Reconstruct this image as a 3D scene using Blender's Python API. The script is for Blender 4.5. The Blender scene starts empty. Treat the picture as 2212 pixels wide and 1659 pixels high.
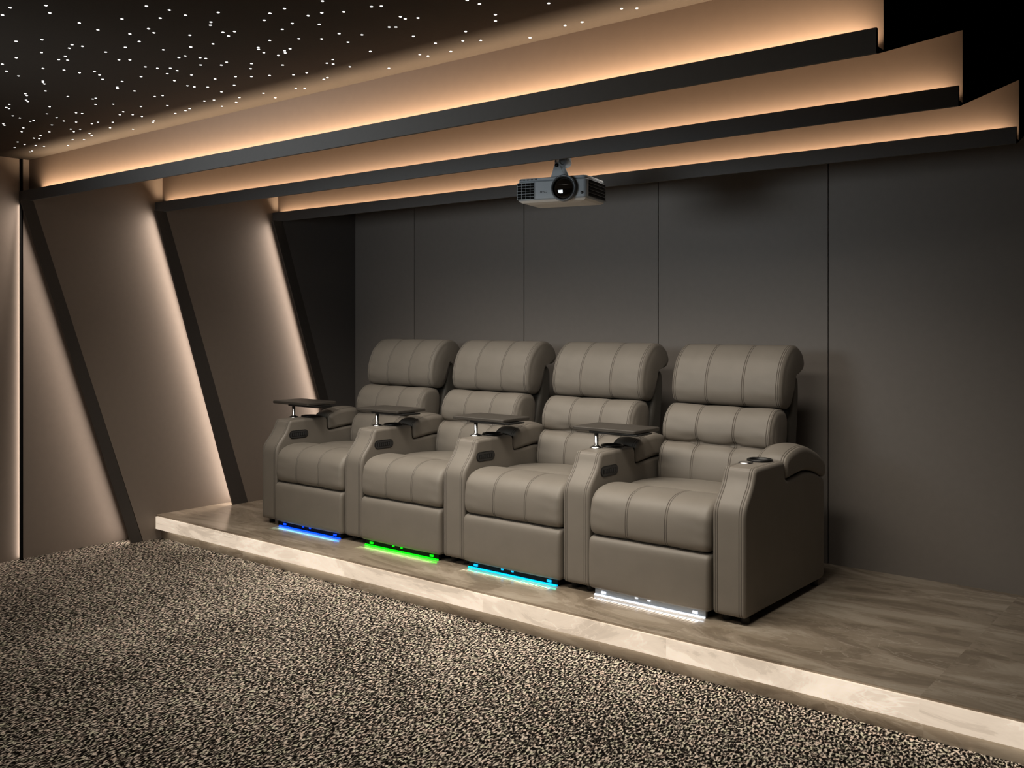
import bpy, bmesh, math, random
from mathutils import Vector, Matrix
C = bpy.context.scene.collection
sc = bpy.context.scene
PI = math.pi
W_, H_ = 2212.0, 1659.0

# ------------------------------------------------------------------ camera
FPX, CX, HY, YAW, CZ = 2064.51, 1106.0, 694.0, math.radians(39.2038), 1.317
cam = bpy.data.cameras.new('camera'); camo = bpy.data.objects.new('camera', cam); C.objects.link(camo)
cam.sensor_fit = 'HORIZONTAL'; cam.sensor_width = 36.0
cam.lens = 36.0 * FPX / W_
cam.shift_x = 0.0; cam.shift_y = (HY - H_ / 2) / W_
cam.clip_start = 0.05
camo.location = (0, 0, CZ); camo.rotation_euler = (PI / 2, 0, YAW)
sc.camera = camo
RX = (math.cos(YAW), math.sin(YAW)); FW = (-math.sin(YAW), math.cos(YAW))

def ceiling_point(px, py, z):
    """where a sight line of the survey meets the ceiling plane (used once, to measure star positions)"""
    a = (px - CX) / FPX; b = -(py - HY) / FPX
    t = (z - CZ) / b
    return ((RX[0] * a + FW[0]) * t, (RX[1] * a + FW[1]) * t)

# ------------------------------------------------------------------ room measures
P = 0.146            # platform top
YF = 3.395           # front of the seats
XL = (-5.455, -5.33, -5.235, -5.138)       # stepped left wall planes
XR = -0.787          # right end of the ceiling steps
YB = (2.374, 3.117, 3.907)                 # beam faces
YR = (2.428, 3.166, 3.952)                 # risers
YW = 4.541                                 # rear wall
ZB, ZT, ZC, ZL = 1.974, 2.036, 2.216, 1.992

# ------------------------------------------------------------------ materials
MATS = {}
def newmat(name):
    m = bpy.data.materials.new(name); m.use_nodes = True
    nt = m.node_tree; b = nt.nodes['Principled BSDF']
    MATS[name] = m
    return m, nt, b
def nd(nt, t, **kw):
    n = nt.nodes.new(t)
    for k, v in kw.items():
        if k in n.inputs: n.inputs[k].default_value = v
        else: setattr(n, k, v)
    return n
def ramp(nt, stops):
    n = nt.nodes.new('ShaderNodeValToRGB'); e = n.color_ramp.elements
    while len(e) < len(stops): e.new(0.5)
    for i, (p, c) in enumerate(stops):
        e[i].position = p; e[i].color = (*c, 1)
    return n
def plain(name, col, rough=0.5, metal=0.0, spec=0.5, bump=0.0, bscale=200.0, var=0.06, coat=0.0):
    m, nt, b = newmat(name); L = nt.links
    tc = nd(nt, 'ShaderNodeTexCoord'); n = nd(nt, 'ShaderNodeTexNoise', Scale=bscale, Detail=4.0)
    L.new(tc.outputs['Object'], n.inputs['Vector'])
    r = ramp(nt, [(0.3, tuple(c * (1 - var) for c in col)), (0.7, tuple(min(1, c * (1 + var)) for c in col))])
    L.new(n.outputs['Fac'], r.inputs['Fac']); L.new(r.outputs['Color'], b.inputs['Base Color'])
    b.inputs['Roughness'].default_value = rough; b.inputs['Metallic'].default_value = metal
    b.inputs['Specular IOR Level'].default_value = spec
    b.inputs['Coat Weight'].default_value = coat
    if bump:
        bp = nd(nt, 'ShaderNodeBump', Strength=bump, Distance=0.002)
        L.new(n.outputs['Fac'], bp.inputs['Height']); L.new(bp.outputs['Normal'], b.inputs['Normal'])
    return m
def glow(name, col, strength):
    m, nt, b = newmat(name)
    b.inputs['Base Color'].default_value = (*col, 1)
    b.inputs['Emission Color'].default_value = (*col, 1); b.inputs['Emission Strength'].default_value = strength
    return m

M_wall = plain('taupe_wall_panel', (0.235, 0.192, 0.160), 0.55, bump=0.02, bscale=30, var=0.02, spec=0.35)
M_rear = plain('dark_wall_panel', (0.232, 0.208, 0.190), 0.5, bump=0.02, bscale=30, var=0.02, spec=0.35)
M_black = plain('black_gap', (0.004, 0.004, 0.004), 0.8, spec=0.1)
M_beam = plain('dark_bronze_trim', (0.112, 0.107, 0.104), 0.5, bump=0.02, bscale=60, var=0.03, spec=0.3)
M_rib = plain('dark_brown_rib', (0.062, 0.054, 0.049), 0.55, bump=0.02, bscale=60, var=0.03, spec=0.3)
M_corner = plain('shade_darkened_wall_panel', (0.115, 0.105, 0.100), 0.5, bump=0.02, bscale=30, var=0.02, spec=0.3)  # darker copy of the rear panel colour, the corner's shade painted in
M_riser = plain('taupe_riser', (0.185, 0.140, 0.112), 0.6, bscale=30, var=0.02, spec=0.2)
M_ceil = plain('black_star_ceiling', (0.032, 0.026, 0.021), 0.75, bscale=80, var=0.05, spec=0.15)
M_soffit = plain('dark_soffit', (0.10, 0.09, 0.08), 0.7, bscale=60, var=0.03, spec=0.2)
M_star = glow('star_light', (1.0, 0.98, 0.95), 6.0)
M_tray = plain('dark_tray_laminate', (0.062, 0.054, 0.046), 0.5, bscale=90, var=0.08, spec=0.4)
M_tray_edge = M_tray
M_chrome = plain('brushed_chrome', (0.75, 0.76, 0.78), 0.22, metal=1.0, bscale=40, var=0.02)
M_plastic = plain('black_plastic', (0.006, 0.006, 0.006), 0.38, bscale=60, var=0.05)
M_panel = plain('graphite_panel', (0.035, 0.035, 0.036), 0.45, bscale=60, var=0.05)
M_foot = plain('black_foot', (0.03, 0.028, 0.026), 0.5, bscale=60, var=0.05)
M_base = plain('black_underframe', (0.01, 0.01, 0.01), 0.7, bscale=60, var=0.05, spec=0.2)
M_proj = plain('grey_projector_shell', (0.37, 0.405, 0.44), 0.45, bscale=300, var=0.03, bump=0.05)
M_projb = plain('light_projector_underside', (0.74, 0.71, 0.67), 0.5, bscale=300, var=0.03)
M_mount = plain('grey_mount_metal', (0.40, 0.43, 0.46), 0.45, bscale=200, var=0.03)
M_lens = plain('dark_lens_glass', (0.010, 0.007, 0.005), 0.06, bscale=10, var=0.05, coat=1.0, spec=0.8)
M_ring = plain('polished_lens_ring', (0.20, 0.215, 0.235), 0.35, metal=0.6, bscale=40, var=0.02)

def leather():
    m, nt, b = newmat('taupe_leather'); L = nt.links
    tc = nd(nt, 'ShaderNodeTexCoord')
    n1 = nd(nt, 'ShaderNodeTexVoronoi', Scale=520.0)
    n2 = nd(nt, 'ShaderNodeTexNoise', Scale=9.0, Detail=3.0)
    L.new(tc.outputs['Object'], n1.inputs['Vector']); L.new(tc.outputs['Object'], n2.inputs['Vector'])
    c = (0.218, 0.194, 0.166)
    r = ramp(nt, [(0.3, tuple(x * 0.96 for x in c)), (0.7, tuple(x * 1.04 for x in c))])
    L.new(n2.outputs['Fac'], r.inputs['Fac']); L.new(r.outputs['Color'], b.inputs['Base Color'])
    b1 = nd(nt, 'ShaderNodeBump', Strength=0.06, Distance=0.0008); L.new(n1.outputs['Distance'], b1.inputs['Height'])
    b2 = nd(nt, 'ShaderNodeBump', Strength=0.16, Distance=0.012); L.new(n2.outputs['Fac'], b2.inputs['Height'])
    L.new(b1.outputs['Normal'], b2.inputs['Normal']); L.new(b2.outputs['Normal'], b.inputs['Normal'])
    b.inputs['Roughness'].default_value = 0.48; b.inputs['Specular IOR Level'].default_value = 0.42
    return m
M_leather = leather()
M_thread = plain('dark_stitching', (0.105, 0.093, 0.080), 0.7, bscale=900, var=0.2, spec=0.1)
M_shell = plain('dark_leather_back', (0.10, 0.092, 0.080), 0.5, bump=0.03, bscale=200, var=0.04)

def marble(name, emit=0.0):
    m, nt, b = newmat(name); L = nt.links
    tc = nd(nt, 'ShaderNodeTexCoord')
    mp = nd(nt, 'ShaderNodeMapping'); mp.inputs['Scale'].default_value = (1.0, 3.0, 3.0); mp.inputs['Rotation'].default_value = (0, 0, 0.12)
    L.new(tc.outputs['Object'], mp.inputs['Vector'])
    # slabs: each tile shifts the figure so that the joints show
    br = nd(nt, 'ShaderNodeSeparateXYZ'); L.new(tc.outputs['Object'], br.inputs[0])
    fx = nd(nt, 'ShaderNodeMath', operation='MULTIPLY'); fx.inputs[1].default_value = 1 / 0.9; L.new(br.outputs['X'], fx.inputs[0])
    fl = nd(nt, 'ShaderNodeMath', operation='FLOOR'); L.new(fx.outputs[0], fl.inputs[0])
    fy = nd(nt, 'ShaderNodeMath', operation='MULTIPLY'); fy.inputs[1].default_value = 1 / 0.45; L.new(br.outputs['Y'], fy.inputs[0])
    fly = nd(nt, 'ShaderNodeMath', operation='FLOOR'); L.new(fy.outputs[0], fly.inputs[0])
    cb = nd(nt, 'ShaderNodeCombineXYZ'); L.new(fl.outputs[0], cb.inputs['Z'])
    sf = nd(nt, 'ShaderNodeVectorMath', operation='MULTIPLY'); sf.inputs[1].default_value = (0, 0, 3.7); L.new(cb.outputs[0], sf.inputs[0])
    ad = nd(nt, 'ShaderNodeVectorMath', operation='ADD'); L.new(mp.outputs[0], ad.inputs[0]); L.new(sf.outputs[0], ad.inputs[1])
    n1 = nd(nt, 'ShaderNodeTexNoise', Scale=1.5, Detail=10.0, Roughness=0.66, Distortion=1.3)
    L.new(ad.outputs[0], n1.inputs['Vector'])
    r1 = ramp(nt, [(0.32, (0.205, 0.160, 0.117)), (0.435, (0.255, 0.204, 0.151)), (0.455, (0.310, 0.252, 0.190)), (0.535, (0.350, 0.288, 0.220)), (0.55, (0.40, 0.335, 0.262)), (0.66, (0.47, 0.40, 0.318))])
    L.new(n1.outputs['Fac'], r1.inputs['Fac'])
    # pale hair veins
    n2 = nd(nt, 'ShaderNodeTexNoise', Scale=1.1, Detail=5.0, Roughness=0.6, Distortion=1.6)
    ad2 = nd(nt, 'ShaderNodeVectorMath', operation='ADD'); ad2.inputs[1].default_value = (5, 3, 1); L.new(ad.outputs[0], ad2.inputs[0])
    L.new(ad2.outputs[0], n2.inputs['Vector'])
    v = ramp(nt, [(0.488, (0, 0, 0)), (0.500, (1, 1, 1)), (0.512, (0, 0, 0))]); L.new(n2.outputs['Fac'], v.inputs['Fac'])
    n3 = nd(nt, 'ShaderNodeTexNoise', Scale=0.9, Detail=2.0); L.new(ad2.outputs[0], n3.inputs['Vector'])
    v3 = ramp(nt, [(0.45, (0, 0, 0)), (0.62, (0.55, 0.55, 0.55))]); L.new(n3.outputs['Fac'], v3.inputs['Fac'])
    wn = nd(nt, 'ShaderNodeTexNoise', Scale=2.5, Detail=4.0); L.new(ad.outputs[0], wn.inputs['Vector'])
    wm = nd(nt, 'ShaderNodeMix', data_type='RGBA', blend_type='LINEAR_LIGHT'); wm.inputs['Factor'].default_value = 0.35
    L.new(ad.outputs[0], wm.inputs['A']); L.new(wn.outputs['Color'], wm.inputs['B'])
    vo = nd(nt, 'ShaderNodeTexVoronoi', feature='DISTANCE_TO_EDGE', Scale=2.6); L.new(wm.outputs['Result'], vo.inputs['Vector'])
    vr = ramp(nt, [(0.0, (1, 1, 1)), (0.016, (0, 0, 0))]); L.new(vo.outputs['Distance'], vr.inputs['Fac'])
    n4 = nd(nt, 'ShaderNodeTexNoise', Scale=1.3, Detail=2.0); L.new(ad2.outputs[0], n4.inputs['Vector'])
    v4 = ramp(nt, [(0.47, (0, 0, 0)), (0.60, (0.5, 0.5, 0.5))]); L.new(n4.outputs['Fac'], v4.inputs['Fac'])
    mv = nd(nt, 'ShaderNodeMath', operation='MULTIPLY'); L.new(vr.outputs['Color'], mv.inputs[0]); L.new(v4.outputs['Color'], mv.inputs[1])
    mu = nd(nt, 'ShaderNodeMath', operation='MULTIPLY'); L.new(v.outputs['Color'], mu.inputs[0]); L.new(v3.outputs['Color'], mu.inputs[1])
    mx = nd(nt, 'ShaderNodeMix', data_type='RGBA'); mx.inputs['B'].default_value = (0.54, 0.47, 0.385, 1)
    mm = nd(nt, 'ShaderNodeMath', operation='MAXIMUM'); L.new(mu.outputs[0], mm.inputs[0]); L.new(mv.outputs[0], mm.inputs[1]); L.new(mm.outputs[0], mx.inputs['Factor']); L.new(r1.outputs['Color'], mx.inputs['A'])
    L.new(mx.outputs['Result'], b.inputs['Base Color'])
    b.inputs['Roughness'].default_value = 0.17; b.inputs['Specular IOR Level'].default_value = 0.5
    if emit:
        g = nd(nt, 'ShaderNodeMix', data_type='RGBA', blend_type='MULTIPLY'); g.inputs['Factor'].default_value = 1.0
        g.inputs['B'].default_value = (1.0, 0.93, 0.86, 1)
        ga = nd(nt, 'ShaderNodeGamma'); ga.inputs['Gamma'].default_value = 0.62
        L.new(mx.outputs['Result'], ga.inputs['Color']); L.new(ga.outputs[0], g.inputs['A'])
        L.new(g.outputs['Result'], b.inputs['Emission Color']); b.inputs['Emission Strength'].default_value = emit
    return m
M_marble = marble('polished_beige_marble')
M_marble_lit = marble('beige_marble_painted_light', 1.34)  # emission stands in for light falling on the platform's front edge

def carpet():
    m, nt, b = newmat('flecked_carpet'); L = nt.links
    tc = nd(nt, 'ShaderNodeTexCoord')
    m0 = nd(nt, 'ShaderNodeMapping'); m0.inputs['Rotation'].default_value = (0, 0, math.radians(-105)); L.new(tc.outputs['Object'], m0.inputs['Vector'])
    mp = nd(nt, 'ShaderNodeMapping'); mp.inputs['Scale'].default_value = (64.0, 122.0, 64.0)
    L.new(m0.outputs[0], mp.inputs['Vector'])
    n = nd(nt, 'ShaderNodeTexNoise', Scale=1.0, Detail=1.0, Roughness=0.5, Distortion=0.45)
    L.new(mp.outputs[0], n.inputs['Vector'])
    big = nd(nt, 'ShaderNodeTexNoise', Scale=2.2, Detail=3.0); L.new(tc.outputs['Object'], big.inputs['Vector'])
    mr = nd(nt, 'ShaderNodeMapRange'); mr.inputs['From Min'].default_value = 0.3; mr.inputs['From Max'].default_value = 0.7
    mr.inputs['To Min'].default_value = -0.022; mr.inputs['To Max'].default_value = 0.022
    L.new(big.outputs['Fac'], mr.inputs['Value'])
    ad = nd(nt, 'ShaderNodeMath', operation='ADD'); L.new(n.outputs['Fac'], ad.inputs[0]); L.new(mr.outputs[0], ad.inputs[1])
    r = ramp(nt, [(0.39, (0.004, 0.0035, 0.003)), (0.47, (0.035, 0.029, 0.025)), (0.54, (0.23, 0.193, 0.162)), (0.64, (0.88, 0.78, 0.68))])
    L.new(ad.outputs[0], r.inputs['Fac'])
    hue = nd(nt, 'ShaderNodeTexNoise', Scale=26.0, Detail=1.0); L.new(tc.outputs['Object'], hue.inputs['Vector'])
    hr = ramp(nt, [(0.35, (1.0, 0.93, 0.90)), (0.5, (1, 1, 1)), (0.65, (0.93, 1.0, 0.90))]); L.new(hue.outputs['Fac'], hr.inputs['Fac'])
    mu = nd(nt, 'ShaderNodeMix', data_type='RGBA', blend_type='MULTIPLY'); mu.inputs['Factor'].default_value = 1.0
    L.new(r.outputs['Color'], mu.inputs['A']); L.new(hr.outputs['Color'], mu.inputs['B'])
    L.new(mu.outputs['Result'], b.inputs['Base Color'])
    bp = nd(nt, 'ShaderNodeBump', Strength=0.7, Distance=0.006); L.new(n.outputs['Fac'], bp.inputs['Height']); L.new(bp.outputs['Normal'], b.inputs['Normal'])
    b.inputs['Roughness'].default_value = 0.95; b.inputs['Specular IOR Level'].default_value = 0.05
    return m
M_carpet = carpet()

# ------------------------------------------------------------------ mesh helpers
class MB:
    """collects shapes; build() links them as one mesh object"""
    def __init__(s): s.v = []; s.f = []; s.mi = []; s.sm = []
    def add(s, vs, fs, mi=0, smooth=False):
        o = len(s.v); s.v += [tuple(v) for v in vs]
        for f in fs: s.f.append([i + o for i in f]); s.mi.append(mi); s.sm.append(smooth)
        return s
    def box(s, x0, x1, y0, y1, z0, z1, mi=0):
        vs = [(x, y, z) for x in (x0, x1) for y in (y0, y1) for z in (z0, z1)]
        return s.add(vs, [(0, 1, 3, 2), (4, 6, 7, 5), (0, 4, 5, 1), (2, 3, 7, 6), (0, 2, 6, 4), (1, 5, 7, 3)], mi)
    def rbox(s, x0, x1, y0, y1, z0, z1, r, mi=0, seg=3, smooth=True):
        """box with rounded vertical corners and a small top and bottom chamfer"""
        ring = []
        for cx, cy, a0 in ((x1 - r, y1 - r, 0), (x0 + r, y1 - r, 90), (x0 + r, y0 + r, 180), (x1 - r, y0 + r, 270)):
            for k in range(seg + 1):
                a = math.radians(a0 + 90 * k / seg); ring.append((cx + r * math.cos(a), cy + r * math.sin(a)))
        c = min(r * 0.4, (z1 - z0) * 0.2); mx, my = (x0 + x1) / 2, (y0 + y1) / 2
        def sc_(q): 
            hx, hy = (x1 - x0) / 2, (y1 - y0) / 2
            return [(mx + (x - mx) * (hx - q) / hx, my + (y - my) * (hy - q) / hy) for x, y in ring]
        lv = [(sc_(c), z0), (ring, z0 + c), (ring, z1 - c), (sc_(c), z1)]
        n = len(ring); vs = [(x, y, z) for rg, z in lv for x, y in rg]
        fs = [(k * n + i, k * n + (i + 1) % n, (k + 1) * n + (i + 1) % n, (k + 1) * n + i) for k in range(3) for i in range(n)]
        s.add(vs, fs, mi, False)
        s.add([(x, y, z1) for x, y in lv[3][0]], [tuple(range(n))], mi); s.add([(x, y, z0) for x, y in lv[0][0]], [tuple(range(n - 1, -1, -1))], mi)
        return s
    def prism(s, poly, axis, a0, a1, mi=0, cap0=None, cap1=None):
        """polygon extruded along an axis: 'x' poly=(y,z), 'y' poly=(x,z), 'z' poly=(x,y)"""
        f = {'x': lambda p, a: (a, p[0], p[1]), 'y': lambda p, a: (p[0], a, p[1]), 'z': lambda p, a: (p[0], p[1], a)}[axis]
        n = len(poly); vs = [f(p, a0) for p in poly] + [f(p, a1) for p in poly]
        mis = mi if isinstance(mi, (list, tuple)) else [mi] * n
        for i in range(n):
            s.add([vs[i], vs[(i + 1) % n], vs[n + (i + 1) % n], vs[n + i]], [(0, 1, 2, 3)], mis[i])
        s.add(vs[:n], [tuple(range(n - 1, -1, -1))], mis[0] if cap0 is None else cap0)
        s.add(vs[n:], [tuple(range(n))], mis[0] if cap1 is None else cap1)
        return s
    def lathe(s, prof, c, axis='z', n=32, mi=0, smooth=True, cap=True):
        """prof: (radius, height) rings around an axis through c"""
        o = len(s.v); cx, cy, cz = c; vs = []
        for r, h in prof:
            for k in range(n):
                a = 2 * PI * k / n; u, w = r * math.cos(a), r * math.sin(a)
                vs.append({'z': (cx + u, cy + w, cz + h), 'y': (cx + u, cy + h, cz + w), 'x': (cx + h, cy + u, cz + w)}[axis])
        fs = [(j * n + k, j * n + (k + 1) % n, (j + 1) * n + (k + 1) % n, (j + 1) * n + k) for j in range(len(prof) - 1) for k in range(n)]
        s.add(vs, fs, mi, smooth)
        m = len(prof) - 1
        if not cap: return s
        if prof[0][0] > 1e-6: s.add(vs[:n], [tuple(range(n - 1, -1, -1))], mi)
        if prof[-1][0] > 1e-6: s.add(vs[m * n:], [tuple(range(n))], mi)
        return s
    def tube(s, p0, p1, r, n=12, mi=0):
        p0, p1 = Vector(p0), Vector(p1); d = (p1 - p0).normalized()
        a = d.orthogonal().normalized(); b = d.cross(a)
        vs = [tuple(p + a * r * math.cos(2 * PI * k / n) + b * r * math.sin(2 * PI * k / n)) for p in (p0, p1) for k in range(n)]
        s.add(vs, [(k, (k + 1) % n, n + (k + 1) % n, n + k) for k in range(n)], mi, True)
        s.add(vs[:n], [tuple(range(n - 1, -1, -1))], mi); s.add(vs[n:], [tuple(range(n))], mi)
        return s
    def mesh(s, name, mats, weld=True):
        me = bpy.data.meshes.new(name)
        me.from_pydata(s.v, [], s.f)
        for m in (mats if isinstance(mats, (list, tuple)) else [mats]): me.materials.append(m)
        for p, mi, sm in zip(me.polygons, s.mi, s.sm): p.material_index = mi; p.use_smooth = sm
        bm = bmesh.new(); bm.from_mesh(me)
        if weld: bmesh.ops.remove_doubles(bm, verts=bm.verts, dist=1e-5)
        bmesh.ops.recalc_face_normals(bm, faces=bm.faces)
        bm.to_mesh(me); bm.free()
        return me
    def build(s, name, mats, parent=None, loc=None, weld=True, bevel=0.0):
        o = bpy.data.objects.new(name, s.mesh(name, mats, weld)); C.objects.link(o)
        if parent is not None: o.parent = parent
        if loc is not None: o.location = loc
        if bevel:
            md = o.modifiers.new('edge', 'BEVEL'); md.width = bevel; md.segments = 2; md.limit_method = 'ANGLE'
        return o
def tag(o, label=None, cat=None, group=None, kind=None):
    for k, v in (('label', label), ('category', cat), ('group', group), ('kind', kind)):
        if v: o[k] = v
    return o
def thing(name, label, cat, loc=(0, 0, 0), rz=0.0, group=None):
    o = bpy.data.objects.new(name, None); C.objects.link(o); o.location = loc; o.rotation_euler = (0, 0, rz); o.empty_display_size = 0.1
    return tag(o, label, cat, group)
def struct(name, mb, mats, label, cat, **kw):
    return tag(mb.build(name, mats, **kw), label, cat, None, 'structure')

def spline(pts, k=5):
    """closed Catmull-Rom through the points"""
    n = len(pts); out = []
    seg = [math.hypot(pts[(i + 1) % n][0] - pts[i][0], pts[(i + 1) % n][1] - pts[i][1]) for i in range(n)]
    tan = [tuple((pts[(i + 1) % n][d] - pts[i - 1][d]) / (seg[i - 1] + seg[i]) for d in (0, 1)) for i in range(n)]
    for i in range(n):
        p, q, a, b, l = pts[i], pts[(i + 1) % n], tan[i], tan[(i + 1) % n], seg[i]
        for w_ in range(k):
            t = w_ / k; t2, t3 = t * t, t ** 3
            out.append(tuple((2 * t3 - 3 * t2 + 1) * p[d] + (t3 - 2 * t2 + t) * l * a[d] + (3 * t2 - 2 * t3) * q[d] + (t3 - t2) * l * b[d] for d in (0, 1)))
    return out
def unfold(ring, prof):
    """where an inset outline has folded over itself at a tight corner, gather the folded points into one"""
    n = len(ring); ring = list(ring)
    for _ in range(6):
        bad = [((ring[(i + 1) % n][1] - ring[i][1]) * (prof[(i + 1) % n][0] - prof[i][0]) + (ring[(i + 1) % n][2] - ring[i][2]) * (prof[(i + 1) % n][1] - prof[i][1])) < -1e-12 for i in range(n)]
        if not any(bad): break
        i0 = next(i for i in range(n) if not bad[i - 1]); k = 0
        while k < n:
            i = (i0 + k) % n
            if bad[i]:
                run = [i]
                while bad[run[-1]] and len(run) < n: run.append((run[-1] + 1) % n)
                run = [(run[0] - 1) % n] + run + [(run[-1] + 1) % n]
                my = sum(ring[q][1] for q in run) / len(run); mz = sum(ring[q][2] for q in run) / len(run)
                for q in run: ring[q] = (ring[q][0], my, mz)
                k += len(run)
            else: k += 1
    return ring
def loft(mb, prof, hw, r, seams=(), edge_seam=None, puff=0.0, puff_edges=None, seg=6, dome=0.0, groove=0.0036, crown=None, wrinkle=0.0, seed=1, mi=0, x0=0.0, dents=()):
    """upholstered roll: a side profile (y,z) drawn out across x from -hw to hw with rounded ends, puffed panels between
    stitched seams, each seam a pair of fine stitched grooves"""
    n = len(prof)
    area = sum(prof[i][0] * prof[(i + 1) % n][1] - prof[(i + 1) % n][0] * prof[i][1] for i in range(n))
    if area < 0: prof = prof[::-1]
    nor = []
    for i in range(n):
        dy, dz = prof[(i + 1) % n][0] - prof[i - 1][0], prof[(i + 1) % n][1] - prof[i - 1][1]
        l = math.hypot(dy, dz) or 1; nor.append((dz / l, -dy / l))
    cy, cz = sum(p[0] for p in prof) / n, sum(p[1] for p in prof) / n
    sl = []                                         # (x, inset)
    def pair(xc): return [(xc - .0085, 0), (xc - .0058, 0), (xc - .0045, groove), (xc - .0032, 0), (xc, -.0006), (xc + .0032, 0), (xc + .0045, groove), (xc + .0058, 0), (xc + .0085, 0)]
    st = []
    for s_ in seams: st += pair(s_)
    if edge_seam is not None: st += pair(-edge_seam) + pair(edge_seam)
    m = max(10, int(2 * (hw - r) / 0.022))
    for k in range(m + 1):
        x = -(hw - r) + 2 * (hw - r) * k / m
        if all(abs(x - q[0]) > .004 for q in st): st.append((x, 0))
    for k in range(1, seg + 1):
        a = PI / 2 * k / seg
        for sg in (-1, 1): st.append((sg * (hw - r + r * math.sin(a)), r * (1 - math.cos(a))))
    st.sort()
    pe = puff_edges or [-hw] + list(seams) + [hw]
    rnd = random.Random(seed); ph = [rnd.uniform(0, 6.28) for _ in range(6)]
    rings = []; thread = []
    for x, ins in st:
        p = 0.0
        for a, b in zip(pe, pe[1:]):
            if a <= x <= b:
                u = (x - (a + b) / 2) / ((b - a) / 2); p = puff * (1 - u * u) ** 0.6 if abs(u) < 1 else 0
        ring = []
        for (y, z), (ny, nz) in zip(prof, nor):
            d = p - ins
            if crown: d += crown * max(0, 1 - (x / hw) ** 2) * max(0, nz)
            if wrinkle:
                e = max(0.0, (abs(x) - hw * 0.55) / (hw * 0.45))
                d += wrinkle * e * (1 - e * 0.4) * math.sin(z * 95 + ph[0] + math.copysign(1, x) * 2 + x * 20) * math.sin(z * 37 + ph[1])
            for dx_, dz_, rx_, rz_, dd in dents:
                q = ((x - dx_) / rx_) ** 2 + ((z - dz_) / rz_) ** 2
                if q < 6 and ny < 0: d -= dd * math.exp(-q)
            ring.append((x + x0, y + ny * d, z + nz * d))
        if ins > .004: ring = unfold(ring, prof)
        rings.append(ring); thread.append(ins == groove)
    if dome:
        def capring(src, x, f): return [(x + x0, cy + (q[1] - cy) * f, cz + (q[2] - cz) * f) for q in src]
        lo = [capring(rings[0], -hw - dome * g, f) for f, g in ((0.35, 1.0), (0.72, 0.75), (0.92, 0.3))]
        hi = [capring(rings[-1], hw + dome * g, f) for f, g in ((0.92, 0.3), (0.72, 0.75), (0.35, 1.0))]
        rings = lo + rings + hi; thread = [False] * 3 + thread + [False] * 3
    vs = [q for ring in rings for q in ring]
    fs = [(j * n + i, j * n + (i + 1) % n, (j + 1) * n + (i + 1) % n, (j + 1) * n + i) for j in range(len(rings) - 1) for i in range(n)]
    k0 = len(mb.f); mb.add(vs, fs, mi, True)
    for j in range(len(rings) - 1):
        if thread[j] or thread[j + 1]:
            for i in range(n): mb.mi[k0 + j * n + i] = 1
    mb.add(rings[0], [tuple(range(n - 1, -1, -1))], mi, False); mb.add(rings[-1], [tuple(range(n))], mi, False)
    return mb

def area_light(name, loc, facing, along, length, width, energy, col, spread=None, parent=None):
    l = bpy.data.lights.new(name, 'AREA'); l.shape = 'RECTANGLE'; l.size = length; l.size_y = width; l.energy = energy; l.color = col
    if spread is not None: l.spread = spread
    o = bpy.data.objects.new(name, l); C.objects.link(o)
    z = -Vector(facing).normalized(); x = Vector(along).normalized(); x = (x - z * x.dot(z)).normalized(); y = z.cross(x)
    o.matrix_world = Matrix(((x.x, y.x, z.x, loc[0]), (x.y, y.y, z.y, loc[1]), (x.z, y.z, z.z, loc[2]), (0, 0, 0, 1)))
    return o

WARM = (1.0, 0.72, 0.47); WARMW = (1.0, 0.85, 0.73); COOL = (0.88, 0.96, 1.0); NEUT = (1.0, 0.915, 0.795)

# ------------------------------------------------------------------ setting: floor, platform
struct('floor', MB().box(-5.6, 1.2, -1.6, 3.35, -0.08, 0.0), M_carpet, 'black and cream flecked carpet covering the lower floor', 'floor')
plat = struct('floor_platform', MB().box(-5.4, 0.6, 3.125, 4.62, P - 0.082, P), M_marble, 'raised beige marble platform the recliners stand on', 'platform floor')
struct('trim_1', MB().box(-5.315, 0.6, 3.112, 3.124, P - 0.082, P - 0.008), M_marble_lit, 'marble edge with painted light along the front of the platform', 'step edge')
struct('trim_2', MB().box(-5.4, 0.6, 3.158, 3.3, 0.0, P - 0.084), M_marble, 'recessed marble plinth under the platform edge', 'plinth')

# ------------------------------------------------------------------ setting: walls
b = MB(); edges = [XL[3], -4.547, -3.61, -2.675, -1.734, XR + 0.0]
for a, c in zip(edges, edges[1:]): b.box(a + 0.0025, c - 0.0025, YW, YW + 0.03, P, 2.25)
struct('wall_back', b, M_rear, 'dark grey panelled rear wall behind the recliners', 'wall')
struct('trim_3', MB().box(-5.4, XR, YW + 0.012, YW + 0.05, 0, 2.3), M_black, 'black shadow gaps between the rear wall panels', 'wall trim')

def line(y0, z0, y1, z1):
    return lambda z: y0 + (y1 - y0) * (z - z0) / (z1 - z0)
rear = (line(3.033, 0, 2.397, 1.96), line(3.711, .15, 3.128, 1.98), line(4.504, .146, 3.912, 1.968))
front = (line(2.964, 0, 2.331, 1.96), line(3.600, .15, 3.062, 1.976), line(4.430, .146, 3.842, 1.962))
zb = (0.0, P, P)
YFRONT = -1.5
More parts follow.
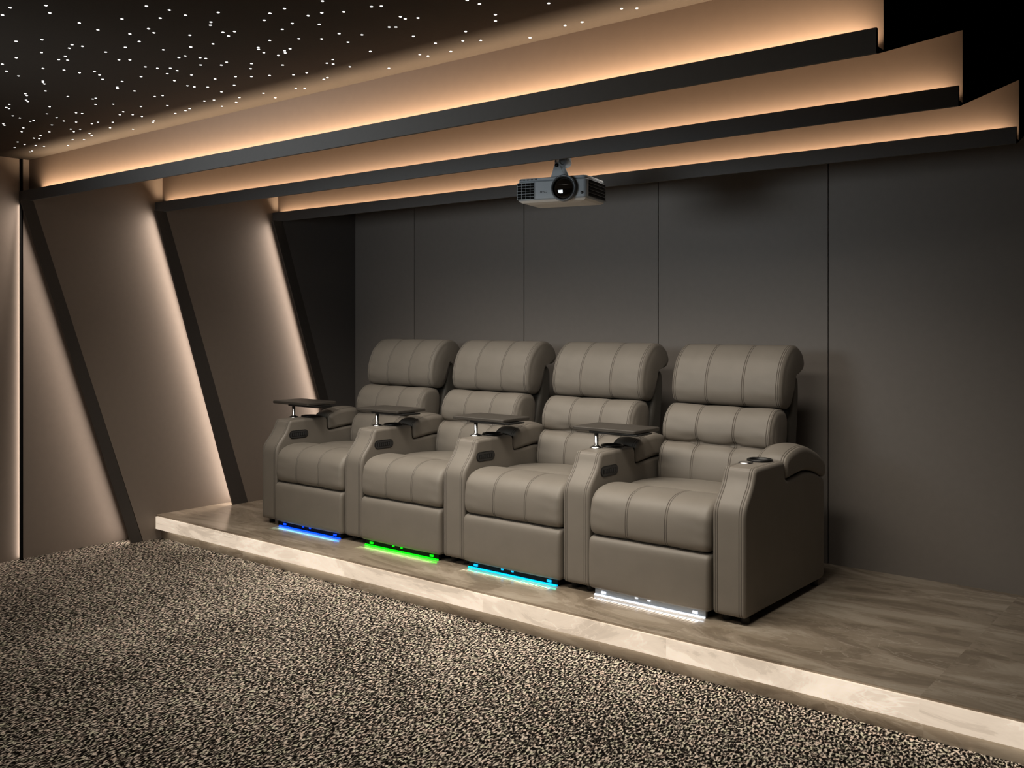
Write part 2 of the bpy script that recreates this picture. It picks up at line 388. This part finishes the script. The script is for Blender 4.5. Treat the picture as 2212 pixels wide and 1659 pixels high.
# each stretch of wall is a slab with a slanted rear edge tucked behind the next slanted rib
def wallslab(name, x, poly, lab):
    struct(name, MB().prism(poly, 'x', x - 0.14, x), M_wall, lab, 'wall')
e = 0.03
wallslab('wall_left', XL[0], [(YFRONT, 0), (rear[0](0) + e, 0), (rear[0](1.96) + e, 1.96), (YR[0] + 0.02, 2.0), (YR[0] + 0.02, 2.3), (YFRONT, 2.3)], 'taupe left wall panel in front of the first slanted rib')
wallslab('wall_left_middle', XL[1], [(rear[0](-0.02), 0), (rear[1](0) + e, 0), (rear[1](1.98) + e, 1.98), (YR[1] + .02, 2.0), (YR[1] + .02, 2.3), (YR[0] + .01, 2.3), (YR[0] + .01, 1.99), (YB[0] + .014, 1.99), (YB[0] + .014, 1.976), (rear[0](1.96), 1.96)], 'taupe left wall panel between the first and second slanted ribs')
wallslab('wall_left_rear', XL[2], [(rear[1](P), P), (rear[2](P) + e, P), (rear[2](1.97) + e, 1.97), (YR[2] + .02, 2.0), (YR[2] + .02, 2.3), (YR[1] + .01, 2.3), (YR[1] + .01, 1.99), (YB[1] + .014, 1.99), (YB[1] + .014, 1.976), (rear[1](1.96), 1.96)], 'taupe left wall panel between the second and third slanted ribs')
struct('wall_left_corner', MB().prism([(rear[2](P), P), (YW + .03, P), (YW + .03, 2.3), (YR[2] + .01, 2.3), (YR[2] + .01, 1.99), (YB[2] + .014, 1.99), (YB[2] + .014, 1.976), (rear[2](1.96), 1.96)], 'x', XL[3] - 0.14, XL[3]), M_corner, 'side wall panel with painted shade in the rear left corner', 'wall')

# slanted ribs: a lip standing off the wall, returned to the next panel, with a light strip behind the lip
ordn = ('first', 'second', 'third')
for k in range(3):
    zt = 1.975; x1 = XL[k + 1]; z0 = zb[k]
    fr, rr = front[k], rear[k]
    p = MB()
    p.prism([(fr(z0), z0), (rr(z0) + .002, z0), (rr(zt) + .002, zt), (fr(zt), zt)], 'x', x1 - 0.012, x1 + 0.001)
    p.prism([(rr(z0) - .012, z0), (rr(z0), z0), (rr(zt), zt), (rr(zt) - .012, zt)], 'x', XL[k] + 0.001, x1 - 0.012)
    struct('trim_%d' % (4 + k), p, M_rib, 'slanted dark rib on the left wall, %s from the front' % ordn[k], 'wall rib')
    w = 0.045; ymid = rr((z0 + zt) / 2) - 0.017; zm = (z0 + zt) / 2
    along = Vector((0, rr(zt) - rr(z0), zt - z0)); L_ = along.length
    face = Vector((0, -along.z, along.y))
    area_light('rib_light_strip', (x1 - 0.014 - w / 2, ymid, zm), face, along, L_ - 0.03, w, (3.1, 4.5, 3.8)[k], WARMW, spread=math.radians(172))
# upright black fin with its own light on the front left wall
fin = MB().box(XL[0] - .002, XL[0] + .026, 2.3775, 2.3835, 0, 2.214)
fin.box(XL[0] + .020, XL[0] + .026, 2.3665, 2.3835, 0, 1.974)
struct('trim_7', fin, M_black, 'thin upright black fin on the left wall below the first beam', 'wall trim')
area_light('fin_light_strip', (XL[0] + .010, 2.3765, 0.985), (0, -1, 0), (0, 0, 1), 1.95, 0.018, 0.95, WARMW)

# ------------------------------------------------------------------ setting: ceiling
struct('ceiling', MB().box(-5.6, XR, YFRONT, YR[0] + 0.005, ZC, ZC + 0.06), [M_ceil], 'black ceiling scattered with tiny star lights', 'ceiling')
xs = (XL[0], XL[1], XL[2])
for k in range(3):
    yb, yr = YB[k], YR[k]
    yn, zn = (YR[k + 1], ZC) if k < 2 else (YW + .02, ZC)
    xl = (XL[k] - 0.0, XL[k], XL[k])[k]
    # riser, cove floor and soffit behind it as one dropped step (0 riser, 1 soffit, 2 black end)
    poly = [(yb + .012, ZB), (yb + .012, ZL), (yr, ZL), (yr, ZC + .03), (yn, ZC + .03), (yn, zn)]
    struct('ceiling_step', MB().prism(poly, 'x', xl, XR, [0, 1, 0, 1, 1, 1], 1, 2), [M_riser, M_soffit, M_black],
           'warm lit upright face of the %s ceiling step above its dark beam' % ordn[k], 'ceiling step')
    struct('trim_%d' % (8 + k), MB().box(xl, XR, yb, yb + .012, ZB, ZT).box((-5.30, -5.295, -5.215)[k], (-5.292, -5.287, -5.207)[k], yb + .012, yr, ZL, ZT), M_beam, 'long dark beam along the bottom of the %s ceiling step' % ordn[k], 'ceiling beam')  # with a small baffle added in the cove to hold light off the wall
    x0 = (-5.285, -5.28, -5.20)[k]
    area_light('cove_light_strip', ((x0 + XR - .03) / 2, (yb + .012 + yr) / 2 + .0, ZL + .004), (0, 0, 1), (1, 0, 0), (XR - .03 - x0), 0.034, (32, 20, 19)[k], WARM, spread=math.radians(145))

# ------------------------------------------------------------------ star lights
ST = [((0, 0), 7.9, [(175,131),(781,92),(849,220),(43,256),(2081,323),(1353,392),(1670,509),(275,704),(716,677),(1228,762),(1182,821),(1407,789),(2139,806),(1803,888),(708,894),(1113,958),(1001,1015),(1154,1025),(277,985),(2030,1018),(41,1094),(109,1215),(735,1167),(1092,1195),(1355,1240),(1613,1221),(1699,1278),(317,1295)]),
 ((0, 160), 7.9, [(734,120),(735,141),(756,167),(1751,89),(2084,125),(2000,222),(2006,247),(777,287),(431,335),(455,365),(446,443),(475,467),(1158,383),(1635,410),(1582,425),(157,518),(108,568),(154,590),(846,556),(1631,518),(1931,514),(802,678),(1299,660),(1401,671),(2104,642),(2046,693),(218,711),(338,748),(967,742),(1090,801),(515,806),(572,788),(1299,818),(1672,820),(1567,846),(1924,822),(56,848),(75,873),(885,868),(1878,917),(399,918),(370,983),(842,985),(1208,938),(1367,940),(1259,983),(1526,1012),(1564,1048),(693,1048),(579,1093),(669,1102),(1241,1119),(1432,1119),(301,1158),(420,1202),(607,1216),(751,1233),(1160,1219),(250,1254),(509,1325),(549,1309)]),
 ((270, 0), 7.9, [(366,104),(757,171),(1033,260),(1591,212),(601,308),(1466,376),(1458,430),(403,489),(493,559),(84,580),(1672,552),(1869,538),(1767,613),(1106,600),(243,708),(1502,748),(1123,801),(656,850),(1027,954),(920,983),(1281,985),(1379,999),(84,1020),(1733,1060),(1643,1111),(1291,1109),(2158,1085),(2144,1170),(348,1139),(553,1165),(773,1163),(893,1205),(722,1256),(1135,1279),(274,1308),(1886,1308),(2157,1306)]),
 ((270, 160), 7.9, [(842,112),(1537,83),(1065,198),(1183,217),(1411,223),(1863,190),(164,287),(1646,303),(508,383),(641,365),(1951,399),(1353,461),(1518,443),(1898,481),(272,553),(723,537),(1653,549),(1101,590),(1032,623),(859,670),(131,693),(288,722),(491,799),(475,821),(135,939)]),
 ((540, 0), 7.9, [(1236,18),(589,145),(2073,112),(340,228),(1225,218),(1600,203),(994,267),(241,344),(721,399),(1180,414),(551,500),(1521,573),(1911,593),(834,660),(1222,663),(336,689),(1672,719),(141,810),(146,840),(685,832),(590,866),(602,902),(236,898),(485,945),(2052,876),(1413,1013),(1313,1078),(1419,1093),(558,1110),(1706,1137),(968,1240),(741,1276),(334,1287),(1321,1325)]),
 ((540, 160), 7.9, [(1260,89),(780,239),(932,239),(229,326),(430,402)]),
 ((810, 0), 7.9, [(109,104),(434,283),(515,321),(734,305),(242,462),(358,462),(655,619),(1031,737),(765,929),(904,955),(1293,877),(237,1165),(1574,3),(1783,67),(2055,249),(2056,356),(1548,537),(1500,695),(1803,688)]),
 ((1080, 0), 6.9125, [(728,49),(1814,127),(2044,123),(1226,329),(972,380),(449,562)])]
star0 = MB().lathe([(0.0042, 0.001), (0.0042, -0.0004), (0.0030, -0.0010), (0.0, -0.0012)], (0, 0, 0), n=14).mesh('star_light', M_star)
for (ox, oy), s_, pts in ST:
    for u, v in pts:
        x, y = ceiling_point(ox + u / s_, oy + v / s_, ZC)
        o = bpy.data.objects.new('star_light', star0); C.objects.link(o); o.location = (x, y, ZC)
        tag(o, 'tiny round white star light set into the black ceiling', 'star light', 'star lights in the black ceiling')

# ------------------------------------------------------------------ recliners
PITCH = 0.7235; X4 = -2.0505                   # centre of the seat at the right end
HW = 0.286
hd = spline([(.722,.779),(.694,.795),(.680,.830),(.681,.872),(.694,.930),(.722,.985),(.764,1.028),(.812,1.054),(.865,1.055),(.912,1.036),(.944,1.003),(.952,.968),(.936,.941),(.905,.934),(.872,.932),(.852,.905),(.836,.86),(.818,.815),(.796,.784),(.765,.773)], 5)
lu = spline([(.600,.395),(.562,.406),(.541,.440),(.540,.50),(.562,.570),(.598,.600),(.606,.606),(.588,.622),(.584,.665),(.606,.728),(.648,.764),(.695,.772),(.745,.757),(.768,.715),(.757,.62),(.72,.50),(.68,.41),(.63,.392)], 5)
sh = spline([(.70,.20),(.72,.42),(.77,.62),(.826,.80),(.850,.893),(.872,.919),(.895,.912),(.908,.878),(.908,.80),(.888,.60),(.872,.3),(.855,.07),(.82,.05),(.74,.06)], 4)
fc = spline([(.06,.258),(.012,.260),(-.010,.276),(-.016,.315),(-.014,.365),(-.004,.405),(.020,.436),(.060,.454),(.115,.462),(.180,.459),(.245,.444),(.305,.41),(.315,.34),(.29,.275),(.18,.258)], 5)
rc = spline([(.235,.33),(.240,.405),(.275,.437),(.35,.444),(.46,.440),(.56,.428),(.615,.40),(.62,.33),(.58,.28),(.4,.272),(.27,.28)], 4)
fo = spline([(.09,.032),(.02,.030),(-.008,.034),(-.017,.055),(-.019,.13),(-.018,.20),(-.014,.236),(.002,.251),(.05,.254),(.10,.25),(.11,.2),(.11,.08)], 5)
ar = spline([(.030,.026),(.012,.029),(.002,.038),(-.001,.058),(-.001,.10),(-.001,.20),(-.001,.33),(-.001,.41),(.003,.438),(.015,.463),(.038,.491),(.063,.521),(.080,.550),(.089,.573),(.094,.5835),(.0965,.5835),(.101,.5905),(.118,.5935),(.20,.595),(.28,.595),(.352,.594),(.369,.588),(.377,.570),(.3785,.540),(.384,.520),(.40,.514),(.47,.520),(.573,.526),(.68,.511),(.765,.483),(.793,.470),(.803,.450),(.805,.36),(.805,.20),(.805,.08),(.803,.050),(.795,.034),(.775,.026),(.72,.026),(.40,.026),(.10,.026)], 4)
pd = spline([(.384,.532),(.3815,.560),(.388,.588),(.412,.606),(.455,.619),(.515,.628),(.573,.628),(.62,.620),(.668,.606),(.72,.587),(.765,.567),(.806,.541),(.817,.512),(.812,.486),(.795,.476),(.74,.492),(.68,.514),(.573,.531),(.48,.526),(.41,.519),(.392,.520)], 5)

ARM = 0.07
def armrest(root, ax, tray=True, socket=False):
    b = MB(); loft(b, ar, ARM, 0.016, edge_seam=ARM - 0.020, seg=6, groove=0.0022, x0=ax)
    a = b.build('armrest', [M_leather, M_thread], root)
    p = MB(); loft(p, pd, ARM + 0.003, 0.018, edge_seam=ARM - 0.018, seg=6, crown=0.016, groove=0.0022, x0=ax)
    p.build('arm_pad', [M_leather, M_thread], a)
    c = MB(); cx, cy = ax - 0.011, .306
    c.lathe([(.050, 0), (.0525, .004), (.0525, .008), (.050, .0105), (.046, .0105), (.0435, .007), (.043, .003), (.0, .003)], (cx, cy, .5935), n=40)
    tag(c.build('cup_holder', M_plastic, a), 'black cup holder sunk in the arm top')
    if socket:
        s_ = MB(); s_.lathe([(.030, 0), (.030, .003), (.026, .0065), (.012, .0085), (0, .009)], (ax - .030, .214, .5938), n=32)
        tag(s_.build('tray_socket', M_chrome, a), 'round chrome cap on the arm top')
    return a
def stadium(y0, y1, z0, z1, n=10):
    r = (z1 - z0) / 2; zc = (z0 + z1) / 2; o = []
    for k in range(n + 1): t = PI / 2 - PI * k / n; o.append((y1 - r + r * math.cos(t), zc + r * math.sin(t)))
    for k in range(n + 1): t = -PI / 2 - PI * k / n; o.append((y0 + r + r * math.cos(t), zc + r * math.sin(t)))
    return o
def control_panel(root, xs_):
    b = MB()
    b.prism(stadium(.090, .226, .486, .533), 'x', xs_ - .004, xs_ + .0025, 0)
    b.prism(stadium(.094, .222, .490, .529), 'x', xs_ + .0025, xs_ + .004, 1)
    b.prism([(.106, .4985), (.211, .4985), (.211, .5205), (.106, .5205)], 'x', xs_ + .004, xs_ + .0046, 0)
    cp = b.build('control_panel', [M_plastic, M_panel], root)
    for k in range(7):
        y = .111 + k * .0144
        MB().box(xs_ + .0046, xs_ + .0075, y, y + .0095, .5015, .5175).build('button', M_panel, cp, bevel=.0008)
def tray_table(root, ax, dx):
    px, py = ax - .040 + dx * 0.22, .220
    b = MB(); b.rbox(ax - .160 + dx, ax + .180 + dx, .200, .420, .671, .688, .012)
    t = tag(b.build('tray_table', M_tray, root), 'dark rectangular swivel tray')
    MB().lathe([(.0, .594), (.030, .594), (.030, .597), (.026, .601), (.013, .605), (.0095, .609), (.0095, .671)], (px, py, 0), n=28).build('tray_post', M_chrome, t)
    MB().rbox(px - .03, px + .23, py - .02, py + .11, .664, .671, .008).build('tray_bracket', M_plastic, t)

# bar colour, light thrown on the floor by the bar, light of the single diodes
LEDC = {'blue': ((0.0, 0.07, 0.95), (0.0, 0.42, 1.0), (0.45, 0.70, 0.62)), 'green': ((0.0, 0.80, 0.004), (0.02, 1.0, 0.0), (0.62, 0.80, 0.50)),
        'turquoise': ((0.0, 0.52, 0.98), (0.03, 1.0, 0.62), (0.85, 0.90, 0.78)), 'white': ((0.72, 0.75, 0.80), (0.86, 0.93, 1.0), (0.95, 0.97, 1.0))}
MLED = {k: (glow('led_bar_' + k, a, 1.0), glow('led_dot_' + k, c, 2.0)) for k, (a, g_, c) in LEDC.items()}
def led_strip(root, kind):
    b = MB()
    b.box(-.262, .262, .004, .02, .0005, .0295, 0)                 # housing, black but for the white strip
    b.box(-.262, .262, -.006, .004, .0008, .0065, 1)               # glowing bar
    for x0, x1 in ((-.228, -.206), (.206, .228)): b.box(x0, x1, -.002, .004, .012, .022, 1)
    for x0, x1 in ((-.060, -.048), (.000, .012)): b.box(x0, x1, -.002, .004, .021, .029, 1)
    o = b.build('led_strip', [M_base if kind != 'white' else M_mount, MLED[kind][0], MLED[kind][1]], root, weld=False)  # grey on the white strip: its light painted into the housing colour
    wx, wy, wz = root.location
    area_light('led_bar_light', (wx, wy - .0075, wz + .010), (0, -.55, -.83), (1, 0, 0), .52, .006, LEDP[kind][0], LEDC[kind][1], spread=math.radians(150))
    for k in range(29):
        l = bpy.data.lights.new('led_diode', 'SPOT'); l.energy = LEDP[kind][1]; l.color = LEDC[kind][2]; l.spot_size = math.radians(19); l.spot_blend = .5; l.shadow_soft_size = .001
        d = bpy.data.objects.new('led_diode', l); C.objects.link(d)
        d.location = (wx - .25 + .5 * k / 28, wy - .0085, wz + .0125); d.rotation_euler = (math.radians(73), 0, PI)
    return tag(o, 'glowing %s light strip under the footrest' % kind)
LEDP = {'blue': (.085, .85), 'green': (.06, .9), 'turquoise': (.055, 1.0), 'white': (.035, 1.0)}

def make_recliner():
    t = thing('recliner', 'x', 'recliner', (0, 0, 0))
    S3 = (-HW / 3 * 0.98, HW / 3 * 0.98)
    b = MB(); loft(b, hd, HW - .004, .022, seams=S3, edge_seam=HW - .026, puff=.003, dome=.010, wrinkle=.0022, seed=2)
    h = b.build('headrest', [M_leather, M_thread], t)
    b = MB(); loft(b, lu, HW - .006, .026, seams=S3, edge_seam=HW - .028, puff=.004, dome=.006, wrinkle=.0035, seed=5,
                   dents=[(sx * .094, .612, .030, .030, .011) for sx in (-1, 1)] + [(sx * .135, .632, .035, .014, .004) for sx in (-1, 1)])
    b.build('backrest', [M_leather, M_thread], t)
    b = MB(); loft(b, sh, HW - .016, .022, seg=5)
    tag(b.build('back_shell', M_shell, t), 'dark rear shell of the backrest')
    b = MB(); loft(b, fc, HW - .001, .026, seams=S3, puff=.003, dome=.0, wrinkle=.0022, seed=8)
    b.build('seat_cushion', [M_leather, M_thread], t)
    b = MB(); loft(b, rc, HW - .004, .03, crown=.014)
    b.build('seat_base', M_leather, t)
    b = MB(); loft(b, fo, HW, .016, puff=.003)
    b.build('footrest', M_leather, t)
    tag(MB().box(-.28, .28, .045, .80, .022, .27).build('underframe', M_base, t), 'black frame under the seat')
    ax = -PITCH / 2
    armrest(t, ax)
    for x in (ax - .036, ax + .046):
        for y in (.05, .74):
            MB().lathe([(.0165, 0), (.0165, .022), (.019, .028)], (x, y, 0), n=18).build('foot', M_foot, t)
    control_panel(t, ax + ARM)
    return t
def copy_tree(o, parent=None):
    c = o.copy(); C.objects.link(c)
    if parent is not None: c.parent = parent
    for ch in list(o.children): copy_tree(ch, c)
    return c
proto = make_recliner()
kinds = ('white', 'turquoise', 'green', 'blue')
labs = ('taupe leather recliner at the right end of the row, over a white light strip',
        'taupe leather recliner over a turquoise light strip, second from the right',
        'taupe leather recliner over a green light strip, second from the left',
        'taupe leather recliner at the left end of the row, over a blue light strip')
TDX = (-.004, -.034, -.046, -.078)
seats = [proto] + [copy_tree(proto) for _ in range(3)]
for i, s_ in enumerate(seats):
    s_.location = (X4 - PITCH * i, YF, P)
    tag(s_, labs[i], 'recliner', 'recliners in a row on the marble platform')
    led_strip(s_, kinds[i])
    tray_table(s_, -PITCH / 2, TDX[i])
armrest(proto, PITCH / 2, socket=True)
for x in (PITCH / 2 - .030, PITCH / 2 + .046):
    for y in (.05, .74):
        MB().lathe([(.0165, 0), (.0165, .022), (.019, .028)], (x, y, 0), n=18).build('foot', M_foot, proto)

# ------------------------------------------------------------------ projector (front faces local -Y)
pr = thing('projector', 'grey ceiling projector with a large round lens hanging above the recliners', 'projector', (-2.517, 3.435, 1.838), math.radians(13.7))
PW, PD, PH = 0.165, 0.118, 0.106       # half width, half depth, height
b = MB()
b.rbox(-PW, PW, -PD, PD, .008, PH - .012, .016, 0, seg=5)
body = b.build('body', [M_proj], pr)
b = MB(); b.rbox(-PW + .004, PW - .004, -PD + .004, PD - .004, PH - .0125, PH, .018, 0, seg=5)
for k in range(13): b.box(-PW + .018 + k * .0062, -PW + .0205 + k * .0062, -PD + .0035, -PD + .012, PH - .009, PH - .0035, 1)
b.build('top_cover', [M_proj, M_black], pr)
# underside tapers to a shallow keel
def ringz(q, z): return [(-PW + q + .006, -PD + q * 1.0 + .004, z), (PW - q - .006, -PD + q * 1.0 + .004, z), (PW - q - .006, PD - q - .006, z), (-PW + q + .006, PD - q - .006, z)]
vs = ringz(0, .0085) + ringz(.012, .0) + ringz(.05, -.004)
b = MB(); b.add(vs, [(i, (i + 1) % 4, 4 + (i + 1) % 4, 4 + i) for i in range(4)] + [(4 + i, 4 + (i + 1) % 4, 8 + (i + 1) % 4, 8 + i) for i in range(4)] + [(8, 9, 10, 11), (3, 2, 1, 0)])
tag(b.build('underside', [M_projb], pr), 'pale grey underside')
LXP, LZP, LR = 0.062, .052, .057
b = MB()
b.lathe([(LR, .004), (LR, -.016), (LR - .002, -.0195), (LR - .0045, -.0195), (LR - .0055, -.014)], (LXP, -PD, LZP), 'y', 48, 0, cap=False)
b.lathe([(LR - .0055, -.014), (LR - .006, -.0175), (LR - .0098, -.0165), (LR - .0108, -.004)], (LXP, -PD, LZP), 'y', 48, 1, cap=False)
ln = tag(b.build('lens', [M_ring, M_plastic], pr), 'round lens with a bright metal rim')
g = MB(); R0 = LR - .0102
g.lathe([(R0, -.004)] + [(R0 * math.cos(a), -.006 - .013 * math.sin(a)) for a in (0.2, .4, .6, .8, 1.0, 1.2, 1.4)] + [(0.0, -.019)], (LXP, -PD, LZP), 'y', 48, cap=False)
tag(g.build('lens_glass', [M_lens], ln), 'dark curved lens glass')
b = MB()
b.prism([(-PW + .004, .014), (-PW + .085, .014), (-PW + .085, .086), (-PW + .004, .086)], 'y', -PD - .0012, -PD + .002, 0)
vent = b.build('front_vent', [M_black], pr)
b = MB()
for k in range(7): b.box(-PW + .003, -PW + .086, -PD - .0028, -PD - .001, .0135 + k * .0119, .0149 + k * .0119)
for k in range(5): b.box(-PW + .003 + k * .0205, -PW + .0044 + k * .0205, -PD - .0024, -PD - .001, .0135, .0865)
b.build('vent_grille', [M_proj], vent)
b = MB(); b.box(PW - .002, PW + .0012, -PD + .022, PD - .008, .016, .088)
sv = b.build('side_vent', [M_black], pr)
b = MB()
for k in range(6): b.box(PW + .001, PW + .0035, -PD + .020, PD - .006, .0155 + k * .0142, .0172 + k * .0142)
b.build('vent_slats', [M_panel], sv)
MB().lathe([(.0065, .002), (.0065, -.0015), (.005, -.0025), (0, -.0025)], (PW - .022, -PD, .030), 'y', 20).build('sensor_window', M_plastic, pr)
fcv = bpy.data.curves.new('logo', 'FONT'); fcv.body = 'BENQ'; fcv.size = .0125; fcv.extrude = .0004; fcv.align_x = 'CENTER'
lg = bpy.data.objects.new('logo', fcv); C.objects.link(lg); lg.parent = pr; lg.location = (-.036, -PD - .0004, .038); lg.rotation_euler = (PI / 2, 0, 0)
fcv.materials.append(M_panel)
bpy.context.view_layer.update()
lme = bpy.data.meshes.new_from_object(lg.evaluated_get(bpy.context.evaluated_depsgraph_get()))
lm_ = bpy.data.objects.new('logo', lme); C.objects.link(lm_); lm_.parent = pr; lm_.location = lg.location; lm_.rotation_euler = lg.rotation_euler
bpy.data.objects.remove(lg); lm_.name = 'logo'
# mount: plate on the cover, triangular yoke, tilting collar, stem to the soffit
m = MB(); m.lathe([(.080, 0), (.080, .004), (.066, .0065), (0, .007)], (.012, -.02, PH - .0005), n=40)
mt = tag(m.build('mount', [M_mount], pr), 'grey tilting ceiling mount')
y = MB()
for yy in (-.072, -.012):
    y.prism([(-.022, PH + .004), (.044, PH + .004), (.018, PH + .062), (.008, PH + .072), (-.003, PH + .062)], 'y', yy, yy + .004)
y.prism([(-.02, PH + .004), (.02, PH + .004), (.02, PH + .008), (-.02, PH + .008)], 'y', -.072, -.008)
y.build('yoke', M_mount, mt)
k_ = MB(); k_.lathe([(.010, -.03), (.019, -.03), (.021, -.026), (.021, .022), (.018, .028), (.010, .028), (.010, -.03)], (.036, -.045, PH + .070), 'y', 28)
k_.lathe([(.0, -.003), (.008, -.003), (.008, .0), (.0, .0)], (.007, -.073, PH + .056), 'y', 16, 1)
k_.build('collar', [M_mount, M_plastic], mt)
s_ = MB(); s_.tube((.040, -.036, PH + .075), (.040, -.036, PH + .21), .017, 20); s_.box(-.012, -.004, -.05, -.02, PH + .05, PH + .19)
s_.build('stem', M_mount, mt)

# ------------------------------------------------------------------ added fill lights
# fills added out of sight, under the soffits behind two beams and further forward
sl = Vector((0, YR[1] - YB[0], ZC - ZB)).normalized()
area_light('soffit_fill', (-2.85, 2.625, 2.043), (0, sl.z, -sl.y), (1, 0, 0), 3.0, 0.30, 23.0, NEUT, spread=math.radians(112))
area_light('soffit_fill', (-2.85, 3.48, 2.072), (0, sl.z * .6, -sl.y), (1, 0, 0), 3.0, 0.36, 11.5, NEUT, spread=math.radians(112))
area_light('cool_fill', (-3.5, 0.2, 1.70), (0.07, 1, 0.13), (1, 0, 0), 1.1, 0.6, 6.2, COOL, spread=math.radians(78))  # unseen cool fill added for the beams and rear wall, no screen modelled
area_light('overhead_fill', (-2.4, 0.9, 2.20), (0, 0.12, -1), (1, 0, 0), 2.4, 0.7, 19.0, NEUT)  # unseen fill added overhead to brighten the carpet
area_light('plinth_fill', (-2.35, 3.142, P - 0.084), (0, 0.25, -1), (1, 0, 0), 5.8, 0.02, 1.6, NEUT)  # strip added out of sight to brighten the plinth

w = bpy.data.worlds.new('world'); sc.world = w; w.use_nodes = True
w.node_tree.nodes['Background'].inputs['Color'].default_value = (0, 0, 0, 1); w.node_tree.nodes['Background'].inputs['Strength'].default_value = 0.0

sc.view_settings.view_transform = 'Standard'; sc.view_settings.look = 'None'
sc.view_settings.exposure = 0.0; sc.view_settings.gamma = 1.0; sc.view_settings.use_curve_mapping = False
sc.cycles.use_denoising = True
sc.cycles.max_bounces = 8
